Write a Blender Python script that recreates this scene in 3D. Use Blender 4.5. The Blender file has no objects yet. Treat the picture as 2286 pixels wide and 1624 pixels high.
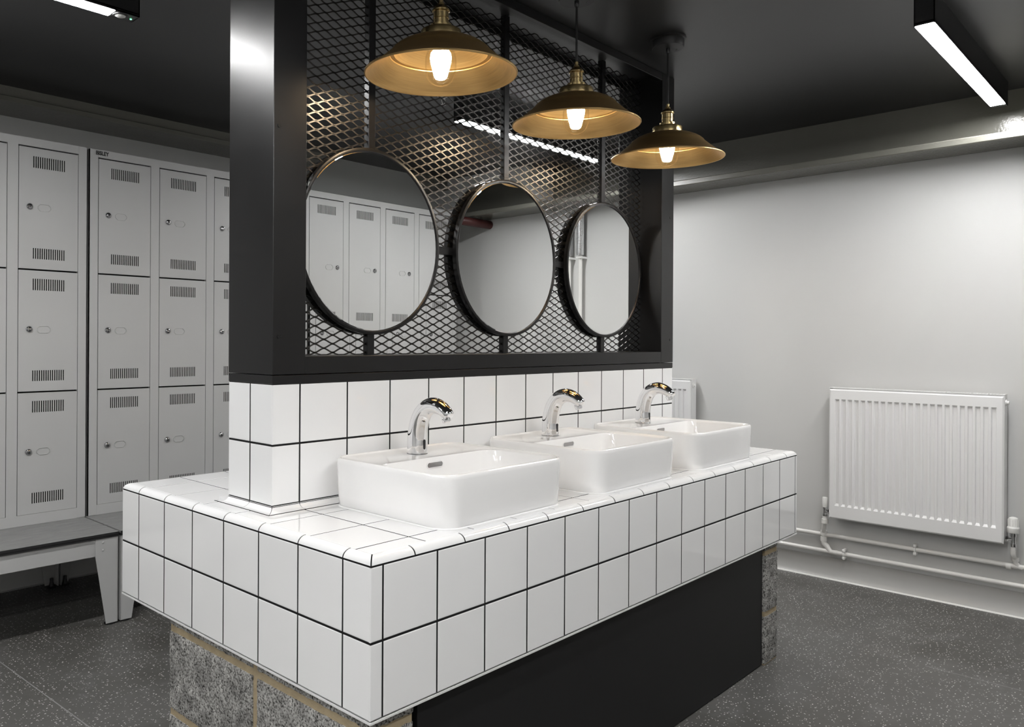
import bpy, bmesh, math, random
from mathutils import Vector, Matrix, noise
random.seed(7)
PI = math.pi
scene = bpy.context.scene
C = scene.collection

# ------------------------------------------------------------------ camera, world, exposure
cam_d = bpy.data.cameras.new('camera')
cam = bpy.data.objects.new('camera', cam_d); C.objects.link(cam)
F_PX, CX, CY = 1759.266, 953.884, 760.728
cam_d.sensor_fit = 'HORIZONTAL'; cam_d.sensor_width = 36.0
cam_d.lens = F_PX / 2286 * 36.0
cam_d.shift_x = (1143 - CX) / 2286
cam_d.shift_y = (CY - 812) / 2286
cam_d.clip_start = 0.02; cam_d.clip_end = 50
YAW, ROLL = 0.7864687, -0.005235988
fwd = Vector((math.cos(YAW), math.sin(YAW), 0)); rgt0 = Vector((math.sin(YAW), -math.cos(YAW), 0)); dn0 = Vector((0, 0, -1))
rgt = rgt0 * math.cos(ROLL) + dn0 * math.sin(ROLL); dn = dn0 * math.cos(ROLL) - rgt0 * math.sin(ROLL)
M3 = Matrix((rgt, -dn, -fwd)).transposed()
cam.matrix_world = Matrix.Translation((-1.00211, -1.15528, 0.43955)) @ M3.to_4x4()
scene.camera = cam

world = bpy.data.worlds.new('world'); scene.world = world; world.use_nodes = True
world.node_tree.nodes['Background'].inputs[0].default_value = (0.5, 0.5, 0.5, 1)
world.node_tree.nodes['Background'].inputs[1].default_value = 0.0
scene.view_settings.view_transform = 'Standard'; scene.view_settings.look = 'None'
scene.view_settings.gamma = 1.0; scene.view_settings.use_curve_mapping = False
scene.view_settings.exposure = 0.17
cy = scene.cycles
cy.max_bounces = 10; cy.diffuse_bounces = 5; cy.glossy_bounces = 6; cy.transparent_max_bounces = 12; cy.transmission_bounces = 6
cy.caustics_reflective = False; cy.caustics_refractive = False; cy.sample_clamp_indirect = 6.0; cy.use_denoising = True
TUBE_LIGHT = 105.0      # radiance of the linear light diffusers
BULB_LIGHT = 95.0      # radiance of the pendant bulbs

# levels (metres, z = 0 is the grout line under the counter's rounded edge)
ZF, ZC = -0.75, 1.555
XW, YB, YFR, XLW = 3.262, 2.86, -1.95, -4.6
TOP = 0.017

# ------------------------------------------------------------------ materials
MATS = {}
def nmat(name):
    m = bpy.data.materials.new(name); m.use_nodes = True; MATS[name] = m
    nt = m.node_tree; b = nt.nodes['Principled BSDF']
    return m, nt, b
def pmat(name, col, rough=0.5, metal=0.0, spec=0.5, coat=0.0, coat_rough=0.03, var=0.0, var_scale=8.0, bump=0.0, bump_scale=200.0, rvar=0.0):
    m, nt, b = nmat(name)
    b.inputs['Base Color'].default_value = (*col, 1); b.inputs['Roughness'].default_value = rough
    b.inputs['Metallic'].default_value = metal; b.inputs['Specular IOR Level'].default_value = spec
    b.inputs['Coat Weight'].default_value = coat; b.inputs['Coat Roughness'].default_value = coat_rough
    L = nt.links
    if var or bump or rvar:
        tc = nt.nodes.new('ShaderNodeTexCoord')
    if var:
        n = nt.nodes.new('ShaderNodeTexNoise'); n.inputs['Scale'].default_value = var_scale; n.inputs['Detail'].default_value = 4
        L.new(tc.outputs['Object'], n.inputs['Vector'])
        mr = nt.nodes.new('ShaderNodeMapRange'); mr.inputs['To Min'].default_value = 1 - var; mr.inputs['To Max'].default_value = 1 + var
        mr.inputs['From Min'].default_value = 0.25; mr.inputs['From Max'].default_value = 0.75
        L.new(n.outputs['Fac'], mr.inputs['Value'])
        mx = nt.nodes.new('ShaderNodeVectorMath'); mx.operation = 'SCALE'; mx.inputs[0].default_value = col
        L.new(mr.outputs['Result'], mx.inputs['Scale']); L.new(mx.outputs['Vector'], b.inputs['Base Color'])
    if rvar:
        n = nt.nodes.new('ShaderNodeTexNoise'); n.inputs['Scale'].default_value = var_scale * 2; n.inputs['Detail'].default_value = 5
        L.new(tc.outputs['Object'], n.inputs['Vector'])
        mr = nt.nodes.new('ShaderNodeMapRange'); mr.inputs['To Min'].default_value = rough - rvar; mr.inputs['To Max'].default_value = rough + rvar
        L.new(n.outputs['Fac'], mr.inputs['Value']); L.new(mr.outputs['Result'], b.inputs['Roughness'])
    if bump:
        n = nt.nodes.new('ShaderNodeTexNoise'); n.inputs['Scale'].default_value = bump_scale; n.inputs['Detail'].default_value = 3
        L.new(tc.outputs['Object'], n.inputs['Vector'])
        bp = nt.nodes.new('ShaderNodeBump'); bp.inputs['Strength'].default_value = bump; bp.inputs['Distance'].default_value = 0.002
        L.new(n.outputs['Fac'], bp.inputs['Height']); L.new(bp.outputs['Normal'], b.inputs['Normal'])
    return m
def emat(name, col, strength):
    m = bpy.data.materials.new(name); m.use_nodes = True; nt = m.node_tree
    nt.nodes.remove(nt.nodes['Principled BSDF'])
    e = nt.nodes.new('ShaderNodeEmission'); e.inputs[0].default_value = (*col, 1); e.inputs[1].default_value = strength
    nt.links.new(e.outputs[0], nt.nodes['Material Output'].inputs['Surface']); MATS[name] = m
    return m

pmat('tile', (0.83, 0.83, 0.83), 0.07, coat=0.3, var=0.015, var_scale=3, bump=0.012, bump_scale=25)
pmat('grout', (0.008, 0.008, 0.0085), 0.8, spec=0.2, bump=0.3, bump_scale=700)
pmat('ceramic', (0.87, 0.865, 0.86), 0.06, coat=0.4)
pmat('chrome', (0.90, 0.90, 0.91), 0.035, metal=1.0)
pmat('chrome_dark', (0.42, 0.42, 0.43), 0.16, metal=1.0)
pmat('black_plastic', (0.012, 0.012, 0.014), 0.25)
pmat('black_steel', (0.0060, 0.0057, 0.0060), 0.31, spec=0.4, rvar=0.05, var=0.12, var_scale=5, bump=0.02, bump_scale=260)
pmat('black_board', (0.0095, 0.0095, 0.010), 0.5, spec=0.35, var=0.06)
pmat('mesh_steel', (0.085, 0.081, 0.077), 0.34, metal=1.0)
pmat('mirror_glass', (0.93, 0.94, 0.935), 0.0, metal=1.0)
pmat('mirror_back', (0.01, 0.01, 0.01), 0.8)
pmat('locker', (0.48, 0.48, 0.476), 0.42, var=0.015, var_scale=3, bump=0.03, bump_scale=500)
pmat('slot_shade', (0.006, 0.006, 0.006), 0.9, spec=0.1)  # near black, colours in the shade seen through the door slots
pmat('badge', (0.012, 0.012, 0.013), 0.4)
pmat('bench_frame', (0.48, 0.48, 0.475), 0.42, bump=0.03, bump_scale=500)
pmat('bench_edge', (0.02, 0.02, 0.021), 0.5)
pmat('wall_paint', (0.575, 0.575, 0.567), 0.55, var=0.012, var_scale=2, bump=0.05, bump_scale=120)
pmat('wall_grey', (0.26, 0.26, 0.255), 0.6, var=0.02, var_scale=2, bump=0.06, bump_scale=120)
pmat('beam_paint', (0.150, 0.147, 0.128), 0.22, var=0.05, var_scale=6, bump=0.35, bump_scale=95)
pmat('ceiling_black', (0.024, 0.024, 0.025), 0.36, var=0.06, var_scale=2, bump=0.03, bump_scale=150)
pmat('radiator', (0.80, 0.80, 0.80), 0.28, coat=0.1)
pmat('pipe_paint', (0.80, 0.79, 0.77), 0.25, coat=0.2)
pmat('plastic_white', (0.82, 0.82, 0.80), 0.35)
pmat('red_paint', (0.06, 0.013, 0.012), 0.45)
pmat('foil', (0.75, 0.75, 0.76), 0.25, metal=1.0, bump=1.0, bump_scale=60)
pmat('housing', (0.018, 0.018, 0.019), 0.40)
pmat('cord', (0.012, 0.012, 0.012), 0.6)
pmat('canopy', (0.013, 0.013, 0.014), 0.40)
pmat('vinyl_skirting', (0.44, 0.437, 0.425), 0.35, var=0.02)
pmat('bead', (0.82, 0.82, 0.80), 0.4)
pmat('alu_trim', (0.72, 0.72, 0.71), 0.35)
pmat('weld', (0.27, 0.27, 0.265), 0.5)
emat('diffuser', (1.0, 0.997, 0.990), TUBE_LIGHT)
emat('filament', (1.0, 0.80, 0.56), BULB_LIGHT)
emat('led_green', (0.2, 1.0, 0.45), 3.0)

def brass(name, col, rough, metal):
    m, nt, b = nmat(name); L = nt.links
    b.inputs['Metallic'].default_value = metal
    tc = nt.nodes.new('ShaderNodeTexCoord')
    # turned metal: fine rings round the axis (streaks in height)
    mp = nt.nodes.new('ShaderNodeMapping'); mp.inputs['Scale'].default_value = (4, 4, 220); L.new(tc.outputs['Object'], mp.inputs['Vector'])
    n = nt.nodes.new('ShaderNodeTexNoise'); n.inputs['Scale'].default_value = 3; n.inputs['Detail'].default_value = 4; L.new(mp.outputs['Vector'], n.inputs['Vector'])
    cr = nt.nodes.new('ShaderNodeValToRGB'); cr.color_ramp.elements[0].color = (col[0]*0.88, col[1]*0.87, col[2]*0.85, 1); cr.color_ramp.elements[1].color = (col[0]*1.06, col[1]*1.06, col[2]*1.06, 1)
    cr.color_ramp.elements[0].position = 0.3; cr.color_ramp.elements[1].position = 0.7
    L.new(n.outputs['Fac'], cr.inputs['Fac']); L.new(cr.outputs['Color'], b.inputs['Base Color'])
    mr = nt.nodes.new('ShaderNodeMapRange'); mr.inputs['To Min'].default_value = rough - 0.06; mr.inputs['To Max'].default_value = rough + 0.08
    L.new(n.outputs['Fac'], mr.inputs['Value']); L.new(mr.outputs['Result'], b.inputs['Roughness'])
brass('brass', (0.57, 0.385, 0.165), 0.37, 0.96)
brass('brass_fitting', (0.50, 0.38, 0.185), 0.24, 1.0)

def glass_mat():
    m = bpy.data.materials.new('bulb_glass'); m.use_nodes = True; nt = m.node_tree; nt.nodes.remove(nt.nodes['Principled BSDF'])
    t = nt.nodes.new('ShaderNodeBsdfTransparent'); g = nt.nodes.new('ShaderNodeBsdfGlossy'); g.inputs['Roughness'].default_value = 0.03
    t.inputs[0].default_value = (0.96, 0.95, 0.93, 1)
    lw = nt.nodes.new('ShaderNodeLayerWeight'); lw.inputs['Blend'].default_value = 0.10
    mx = nt.nodes.new('ShaderNodeMixShader'); L = nt.links
    fm = nt.nodes.new('ShaderNodeMath'); fm.operation = 'MULTIPLY'; fm.inputs[1].default_value = 0.30; L.new(lw.outputs['Fresnel'], fm.inputs[0]); L.new(fm.outputs[0], mx.inputs[0]); L.new(t.outputs[0], mx.inputs[1]); L.new(g.outputs[0], mx.inputs[2])
    L.new(mx.outputs[0], nt.nodes['Material Output'].inputs['Surface']); MATS['bulb_glass'] = m
glass_mat()

def block_mat():
    m, nt, b = nmat('concrete_block'); L = nt.links
    b.inputs['Roughness'].default_value = 0.9; b.inputs['Specular IOR Level'].default_value = 0.2
    tc = nt.nodes.new('ShaderNodeTexCoord')
    n1 = nt.nodes.new('ShaderNodeTexNoise'); n1.inputs['Scale'].default_value = 185; n1.inputs['Detail'].default_value = 5; n1.inputs['Roughness'].default_value = 0.62
    n2 = nt.nodes.new('ShaderNodeTexNoise'); n2.inputs['Scale'].default_value = 26; n2.inputs['Detail'].default_value = 3
    L.new(tc.outputs['Object'], n1.inputs['Vector']); L.new(tc.outputs['Object'], n2.inputs['Vector'])
    cr = nt.nodes.new('ShaderNodeValToRGB'); e = cr.color_ramp.elements
    e[0].position = 0.37; e[0].color = (0.030, 0.029, 0.027, 1); e[1].position = 0.66; e[1].color = (0.50, 0.49, 0.47, 1)
    k = e.new(0.445); k.color = (0.20, 0.195, 0.185, 1); k = e.new(0.51); k.color = (0.345, 0.338, 0.322, 1)
    L.new(n1.outputs['Fac'], cr.inputs['Fac'])
    mr = nt.nodes.new('ShaderNodeMapRange'); mr.inputs['From Min'].default_value = 0.3; mr.inputs['From Max'].default_value = 0.7; mr.inputs['To Min'].default_value = 0.55; mr.inputs['To Max'].default_value = 1.2
    L.new(n2.outputs['Fac'], mr.inputs['Value'])
    sc = nt.nodes.new('ShaderNodeVectorMath'); sc.operation = 'SCALE'; L.new(cr.outputs['Color'], sc.inputs[0]); L.new(mr.outputs['Result'], sc.inputs['Scale'])
    L.new(sc.outputs['Vector'], b.inputs['Base Color'])
    bp = nt.nodes.new('ShaderNodeBump'); bp.inputs['Strength'].default_value = 0.9; bp.inputs['Distance'].default_value = 0.003
    L.new(n1.outputs['Fac'], bp.inputs['Height']); L.new(bp.outputs['Normal'], b.inputs['Normal'])
block_mat()
pmat('mortar', (0.37, 0.30, 0.195), 0.9, spec=0.2, var=0.14, var_scale=30, bump=0.6, bump_scale=160)

def floor_mat():
    m, nt, b = nmat('floor_vinyl'); L = nt.links
    tc = nt.nodes.new('ShaderNodeTexCoord')
    b.inputs['Specular IOR Level'].default_value = 0.35
    def noise_n(scale, detail, rough=0.5):
        n = nt.nodes.new('ShaderNodeTexNoise'); n.inputs['Scale'].default_value = scale; n.inputs['Detail'].default_value = detail; n.inputs['Roughness'].default_value = rough
        L.new(tc.outputs['Object'], n.inputs['Vector']); return n
    base = noise_n(2.2, 6, 0.6)
    cr = nt.nodes.new('ShaderNodeValToRGB'); e = cr.color_ramp.elements
    e[0].position = 0.36; e[0].color = (0.074, 0.072, 0.066, 1); e[1].position = 0.72; e[1].color = (0.124, 0.122, 0.116, 1)
    L.new(base.outputs['Fac'], cr.inputs['Fac'])
    # pale scuffs
    sc = noise_n(7, 9, 0.72)
    scr = nt.nodes.new('ShaderNodeMapRange'); scr.inputs['From Min'].default_value = 0.54; scr.inputs['From Max'].default_value = 0.80; scr.inputs['To Max'].default_value = 0.42
    L.new(sc.outputs['Fac'], scr.inputs['Value'])
    mx1 = nt.nodes.new('ShaderNodeMix'); mx1.data_type = 'RGBA'; mx1.inputs[7].default_value = (0.26, 0.26, 0.26, 1)
    L.new(scr.outputs['Result'], mx1.inputs[0]); L.new(cr.outputs['Color'], mx1.inputs[6])
    col = mx1.outputs[2]
    # white chips in the vinyl, two sizes
    for scale, rad, keep, stretch in ((58, 0.15, 0.74, (1, 1.5, 1)), (95, 0.16, 0.84, (1.5, 1, 1))):
        mp = nt.nodes.new('ShaderNodeMapping'); mp.inputs['Scale'].default_value = stretch; L.new(tc.outputs['Object'], mp.inputs['Vector'])
        wv = nt.nodes.new('ShaderNodeTexNoise'); wv.inputs['Scale'].default_value = 180; L.new(mp.outputs['Vector'], wv.inputs['Vector'])
        ad = nt.nodes.new('ShaderNodeMix'); ad.data_type = 'VECTOR'; ad.inputs[0].default_value = 0.004
        L.new(mp.outputs['Vector'], ad.inputs[4]); L.new(wv.outputs['Color'], ad.inputs[5])
        v = nt.nodes.new('ShaderNodeTexVoronoi'); v.voronoi_dimensions = '2D'; v.inputs['Scale'].default_value = scale
        L.new(ad.outputs[1], v.inputs['Vector'])
        lt = nt.nodes.new('ShaderNodeMath'); lt.operation = 'LESS_THAN'; lt.inputs[1].default_value = rad; L.new(v.outputs['Distance'], lt.inputs[0])
        sp = nt.nodes.new('ShaderNodeSeparateColor'); L.new(v.outputs['Color'], sp.inputs[0])
        gt = nt.nodes.new('ShaderNodeMath'); gt.operation = 'GREATER_THAN'; gt.inputs[1].default_value = keep; L.new(sp.outputs[0], gt.inputs[0])
        mu = nt.nodes.new('ShaderNodeMath'); mu.operation = 'MULTIPLY'; L.new(lt.outputs[0], mu.inputs[0]); L.new(gt.outputs[0], mu.inputs[1])
        mu2 = nt.nodes.new('ShaderNodeMath'); mu2.operation = 'MULTIPLY'; L.new(mu.outputs[0], mu2.inputs[0])
        g2 = nt.nodes.new('ShaderNodeMapRange'); g2.inputs['To Min'].default_value = 0.35; g2.inputs['To Max'].default_value = 1.0; L.new(sp.outputs[1], g2.inputs['Value']); L.new(g2.outputs['Result'], mu2.inputs[1])
        mx = nt.nodes.new('ShaderNodeMix'); mx.data_type = 'RGBA'; mx.inputs[7].default_value = (0.80, 0.79, 0.76, 1)
        L.new(mu2.outputs[0], mx.inputs[0]); L.new(col, mx.inputs[6]); col = mx.outputs[2]
    L.new(col, b.inputs['Base Color'])
    rr = nt.nodes.new('ShaderNodeMapRange'); rr.inputs['To Min'].default_value = 0.32; rr.inputs['To Max'].default_value = 0.52
    L.new(sc.outputs['Fac'], rr.inputs['Value']); L.new(rr.outputs['Result'], b.inputs['Roughness'])
    fb = noise_n(420, 2)
    bp = nt.nodes.new('ShaderNodeBump'); bp.inputs['Strength'].default_value = 0.12; bp.inputs['Distance'].default_value = 0.001
    L.new(fb.outputs['Fac'], bp.inputs['Height']); L.new(bp.outputs['Normal'], b.inputs['Normal'])
floor_mat()

def bench_mat():
    m, nt, b = nmat('bench_wood'); L = nt.links
    tc = nt.nodes.new('ShaderNodeTexCoord')
    mp = nt.nodes.new('ShaderNodeMapping'); mp.inputs['Scale'].default_value = (5, 60, 60); L.new(tc.outputs['Object'], mp.inputs['Vector'])
    n = nt.nodes.new('ShaderNodeTexNoise'); n.inputs['Scale'].default_value = 2.5; n.inputs['Detail'].default_value = 7; n.inputs['Roughness'].default_value = 0.65; L.new(mp.outputs['Vector'], n.inputs['Vector'])
    cr = nt.nodes.new('ShaderNodeValToRGB'); e = cr.color_ramp.elements
    e[0].position = 0.3; e[0].color = (0.165, 0.165, 0.163, 1); e[1].position = 0.7; e[1].color = (0.29, 0.29, 0.285, 1)
    L.new(n.outputs['Fac'], cr.inputs['Fac']); L.new(cr.outputs['Color'], b.inputs['Base Color']); b.inputs['Roughness'].default_value = 0.5
bench_mat()

# ------------------------------------------------------------------ mesh helpers
class MB:
    """collects world-space geometry for ONE mesh part"""
    def __init__(s): s.v = []; s.f = []
    def add(s, verts, faces):
        n = len(s.v); s.v += [tuple(p) for p in verts]; s.f += [tuple(i + n for i in f) for f in faces]; return s
    def box(s, lo, hi):
        x0, y0, z0 = lo; x1, y1, z1 = hi
        return s.add([(x0,y0,z0),(x1,y0,z0),(x1,y1,z0),(x0,y1,z0),(x0,y0,z1),(x1,y0,z1),(x1,y1,z1),(x0,y1,z1)],
                     [(0,3,2,1),(4,5,6,7),(0,1,5,4),(1,2,6,5),(2,3,7,6),(3,0,4,7)])
    def cbox(s, lo, hi, c):
        """box with chamfered edges"""
        bm = bmesh.new()
        x0, y0, z0 = lo; x1, y1, z1 = hi
        bmesh.ops.create_cube(bm, size=1.0)
        for v in bm.verts:
            v.co = Vector(((x0+x1)/2 + v.co.x*(x1-x0), (y0+y1)/2 + v.co.y*(y1-y0), (z0+z1)/2 + v.co.z*(z1-z0)))
        bmesh.ops.bevel(bm, geom=bm.edges[:], offset=c, segments=2 if c > 0.004 else 1, affect='EDGES', profile=0.5)
        bm.verts.ensure_lookup_table(); bm.verts.index_update()
        s.add([v.co for v in bm.verts], [tuple(v.index for v in f.verts) for f in bm.faces]); bm.free(); return s
    def prism(s, pts, axis, a, b):
        """extrude a polygon (2-D points) along axis 0/1/2 from a to b"""
        n = len(pts)
        def P(p, t):
            q = list(p); q.insert(axis, t); return tuple(q)
        vs = [P(p, a) for p in pts] + [P(p, b) for p in pts]
        fs = [tuple(range(n))[::-1], tuple(range(n, 2*n))] + [(i, (i+1) % n, n+(i+1) % n, n+i) for i in range(n)]
        return s.add(vs, fs)
    def lathe(s, cx, cy, cz, prof, seg=40, closed=False):
        """profile [(r, z)] round the vertical axis"""
        k = len(prof); vs = []
        for i in range(seg):
            a = 2*PI*i/seg
            vs += [(cx + r*math.cos(a), cy + r*math.sin(a), cz + z) for r, z in prof]
        fs = []
        for i in range(seg):
            j = (i+1) % seg
            for t in range(k if closed else k-1):
                u = (t+1) % k
                fs.append((i*k+t, j*k+t, j*k+u, i*k+u))
        return s.add(vs, fs)
    def loft(s, rings, cap0=False, cap1=False):
        n = len(rings[0]); vs = [p for r in rings for p in r]; fs = []
        for i in range(len(rings)-1):
            for t in range(n):
                u = (t+1) % n; fs.append((i*n+t, i*n+u, (i+1)*n+u, (i+1)*n+t))
        if cap0: fs.append(tuple(range(n))[::-1])
        if cap1: fs.append(tuple(range((len(rings)-1)*n, len(rings)*n)))
        return s.add(vs, fs)
    def sweep(s, pts, rad, seg=16, caps=True):
        pts = [Vector(p) for p in pts]; rads = rad if isinstance(rad, (list, tuple)) else [rad]*len(pts)
        rings = []; prev = None
        for i, p in enumerate(pts):
            t = (pts[min(i+1, len(pts)-1)] - pts[max(i-1, 0)]).normalized()
            if prev is None:
                a = Vector((0, 0, 1)) if abs(t.z) < 0.9 else Vector((1, 0, 0)); u = t.cross(a).normalized()
            else:
                u = (prev - t*prev.dot(t)).normalized()
            w = t.cross(u); prev = u
            rings.append([tuple(p + (u*math.cos(2*PI*k/seg) + w*math.sin(2*PI*k/seg))*rads[i]) for k in range(seg)])
        return s.loft(rings, caps, caps)
    def cyl(s, a, b, r, seg=20, r2=None): return s.sweep([a, b], [r, r if r2 is None else r2], seg)

ORG = {}
def finish(me, smooth):
    bm = bmesh.new(); bm.from_mesh(me); bmesh.ops.recalc_face_normals(bm, faces=bm.faces); bm.to_mesh(me); bm.free()
    if smooth:
        me.polygons.foreach_set('use_smooth', [True]*len(me.polygons)); me.set_sharp_from_angle(angle=math.radians(smooth))
def obj(name, mb, mat, parent=None, smooth=0, label=None, cat=None, kind=None, group=None, recalc=True):
    me = bpy.data.meshes.new(name)
    o0 = ORG.get(parent.name, Vector((0,0,0))) if parent else Vector((0,0,0))
    org = o0
    me.from_pydata([tuple(Vector(p) - org) for p in mb.v], [], mb.f)
    if recalc: finish(me, smooth)
    me.materials.append(MATS[mat]); me.update()
    ob = bpy.data.objects.new(name, me); C.objects.link(ob)
    if parent: ob.parent = parent; ORG[ob.name] = o0
    return tag(ob, label, cat, kind, group)
def tag(ob, label=None, cat=None, kind=None, group=None):
    if label: ob['label'] = label
    if cat: ob['category'] = cat
    if kind: ob['kind'] = kind
    if group: ob['group'] = group
    return ob
def thing(name, loc, label, cat, group=None, kind=None):
    e = bpy.data.objects.new(name, None); C.objects.link(e); e.location = loc; e.empty_display_size = 0.05
    ORG[e.name] = Vector(loc)
    return tag(e, label, cat, kind, group)
def copy_tree(o, parent=None):
    c = o.copy(); C.objects.link(c); c.parent = parent
    for ch in list(o.children): copy_tree(ch, c)
    return c
def inst(name, me, loc, rot, parent):
    """a piece that shares mesh data; loc in world space, parent an unrotated thing"""
    ob = bpy.data.objects.new(name, me); C.objects.link(ob); ob.parent = parent
    ob.location = Vector(loc) - ORG[parent.name]; ob.rotation_euler = rot
    return ob
def struct(name, mb, mat, parent=None, smooth=0): return obj(name, mb, mat, parent, smooth, kind='structure')

# ------------------------------------------------------------------ room shell
floor = struct('floor', MB().box((XLW, YFR, ZF-0.08), (XW, YB, ZF)), 'floor_vinyl')
def seam(a, b, w=0.004):
    a = Vector((*a, 0)); b = Vector((*b, 0)); t = (b-a).normalized(); n = Vector((-t.y, t.x, 0))*w/2
    vs = [a-n, b-n, b+n, a+n]
    mb = MB(); mb.add([(p.x, p.y, ZF+0.0006) for p in vs], [(0,1,2,3)])
    obj('weld_seam', mb, 'weld', floor)
seam((-0.075, 2.2), (0.02, 0.4)); seam((-2.5, 2.545), (3.2, 2.52)); seam((2.35, -1.9), (2.35, -0.4), 0.003)
struct('ceiling', MB().box((XLW-0.1, YFR-0.1, ZC), (XW+0.1, YB+0.1, ZC+0.1)), 'ceiling_black')
struct('wall_right', MB().box((XW, YFR-0.1, ZF-0.08), (XW+0.1, YB+0.1, ZC)), 'wall_paint')
struct('wall_back', MB().box((XLW, YB, ZF-0.08), (XW, YB+0.1, ZC)), 'wall_paint')
struct('wall_front', MB().box((XLW, YFR-0.1, ZF-0.08), (XW, YFR, ZC)), 'wall_paint')
struct('wall_left', MB().box((XLW-0.1, YFR-0.1, ZF-0.08), (XLW, YB+0.1, ZC)), 'wall_paint')
# boxed pier in the far corner
struct('wall_pier', MB().cbox((2.955, 1.945, ZF), (XW+0.01, YB+0.01, ZC), 0.003), 'wall_paint')
# steel beam along the right wall: web flush on the wall, flange standing out below it
beam = struct('trim_1', MB().box((XW-0.006, YFR, 1.33), (XW, 1.945, ZC)), 'beam_paint')
struct('flange', MB().cbox((3.04, YFR, 1.298), (XW, 1.945, 1.329), 0.004), 'beam_paint', beam)
# beam and soffit over the lockers at the back
beam2 = struct('trim_2', MB().box((XLW, 2.62, 1.508), (2.955, YB, ZC)), 'beam_paint')
struct('flange', MB().cbox((XLW, 2.60, 1.482), (2.955, YB, 1.508), 0.003), 'beam_paint', beam2)
struct('trim_3', MB().box((XLW, YFR, 1.335), (2.91, -1.56, ZC)), 'wall_grey')
# coved skirting with a white bead
prof = [(0, 0), (0, 0.105), (-0.010, 0.103), (-0.012, 0.06), (-0.016, 0.022), (-0.030, 0.004), (-0.034, 0)]
bb = struct('baseboard_right', MB().prism([(XW + a, ZF + b) for a, b in prof], 1, YFR, 1.945), 'vinyl_skirting', smooth=40)
obj('bead', MB().prism([(XW-0.030, ZF), (XW-0.030, ZF+0.005), (XW-0.037, ZF+0.005), (XW-0.040, ZF)], 1, YFR, 1.945), 'bead', bb)
struct('baseboard_back', MB().box((XLW, YB-0.012, ZF), (2.955, YB, ZF+0.004)), 'vinyl_skirting')

# ------------------------------------------------------------------ linear ceiling lights
def linear_light(x0, x1, y, label, sensor=False):
    w, zb = 0.029, 1.455
    t = thing('linear_light', ((x0+x1)/2, y, ZC), label, 'light', 'black linear ceiling lights')
    hz = MB()
    hz.box((x0, y-w, zb), (x1, y-w+0.003, ZC)); hz.box((x0, y+w-0.003, zb), (x1, y+w, ZC))
    hz.box((x0, y-w, zb), (x0+0.003, y+w, ZC)); hz.box((x1-0.003, y-w, zb), (x1, y+w, ZC))
    e0, e1 = x0+0.004, x1-0.045
    if sensor: e1 = x1-0.078
    hz.box((e1, y-w, zb), (x1, y+w, zb+0.004))
    hz.box((x0, y-w, zb+0.006), (x1, y+w, zb+0.01))
    obj('housing', hz, 'housing', t)
    obj('diffuser', MB().box((e0, y-w+0.003, zb-0.002), (e1, y+w-0.003, zb+0.004)), 'diffuser', t)
    if sensor:
        obj('motion_sensor', MB().lathe(x1-0.05, y, zb, [(0, -0.006), (0.012, -0.005), (0.017, -0.002), (0.018, 0.002)], 24), 'plastic_white', t, 40)
        obj('sensor_ring', MB().lathe(x1-0.05, y, zb, [(0.0175, -0.003), (0.022, -0.002), (0.023, 0.002)], 24), 'housing', t, 40)
        obj('indicator_led', MB().lathe(x1-0.014, y+0.004, zb, [(0, -0.003), (0.003, -0.002), (0.0035, 0.001)], 12), 'led_green', t, 40)
linear_light(1.885, 3.12, -0.493, 'black linear ceiling light nearest the white radiator wall')
linear_light(-1.16, 0.108, 1.278, 'black linear ceiling light with round sensor above the grey lockers', True)
linear_light(1.66, 2.87, 1.318, 'black linear ceiling light seen through the metal mesh screen')
linear_light(-1.80, -0.54, -0.493, 'black linear ceiling light in front of the washstand beside the camera')
linear_light(-3.95, -2.70, -0.493, 'added black linear fill light at the end of the room, unseen behind the camera')  # added out of view to brighten the counter's left face
linear_light(-2.55, -1.30, -1.22, 'added black linear fill light over the walkway, unseen beside the camera')  # added fill, lifts the upright counter faces and the front wall's bounce
linear_light(0.05, 1.02, -1.22, 'added black linear fill light over the aisle, out of view opposite the washstand')  # added to brighten the front tile faces, outside the view
linear_light(-3.95, -2.70, 1.278, 'added black linear fill light, unseen behind the camera on the locker side')  # added out of view as fill, continuing the back row

# ------------------------------------------------------------------ tiled washstand
stand = thing('tiled_washstand', (1.09, 0.555, -0.31), 'white tiled island washstand with black grout and raised tiled upstand', 'washstand')
X1, Y1 = 2.190, 1.110
RZ, PT = 0.15027, 0.153
TM = {}
def tile_mesh(w, h):
    k = (round(w, 4), round(h, 4))
    if k in TM: return TM[k]
    c, d, t = 0.0016, 0.0006, 0.005
    def ring(i, z): return [(-w/2+i, -h/2+i, z), (w/2-i, -h/2+i, z), (w/2-i, h/2-i, z), (-w/2+i, h/2-i, z)]
    mb = MB().loft([ring(0, -t), ring(0, -d), ring(c, 0)], False, True)
    me = bpy.data.meshes.new('tile'); me.from_pydata(mb.v, [], mb.f); finish(me, 0); me.materials.append(MATS['tile']); TM[k] = me
    return me
ROT = {'-y': (PI/2, 0, 0), '-x': (PI/2, 0, -PI/2), '+y': (PI/2, 0, PI), '+x': (PI/2, 0, PI/2), '+z': (0, 0, 0)}
G = 0.0046
def face_tiles(face, plane, us, zs):
    """us, zs: grid lines along the face; tiles keep a grout gap G"""
    for i in range(len(us)-1):
        for j in range(len(zs)-1):
            w, h = us[i+1]-us[i]-G, zs[j+1]-zs[j]-G*1.12
            if w < 0.006 or h < 0.006: continue
            u, z = (us[i]+us[i+1])/2, (zs[j]+zs[j+1])/2
            jit = lambda: random.uniform(-0.0018, 0.0018)
            loc = {'-y': (u, plane, z), '+y': (u, plane, z), '-x': (plane, u, z), '+x': (plane, u, z)}[face]
            r = ROT[face]
            inst('tile', tile_mesh(w, h), loc, (r[0]+jit(), r[1], r[2]+jit()), stand)
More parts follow.
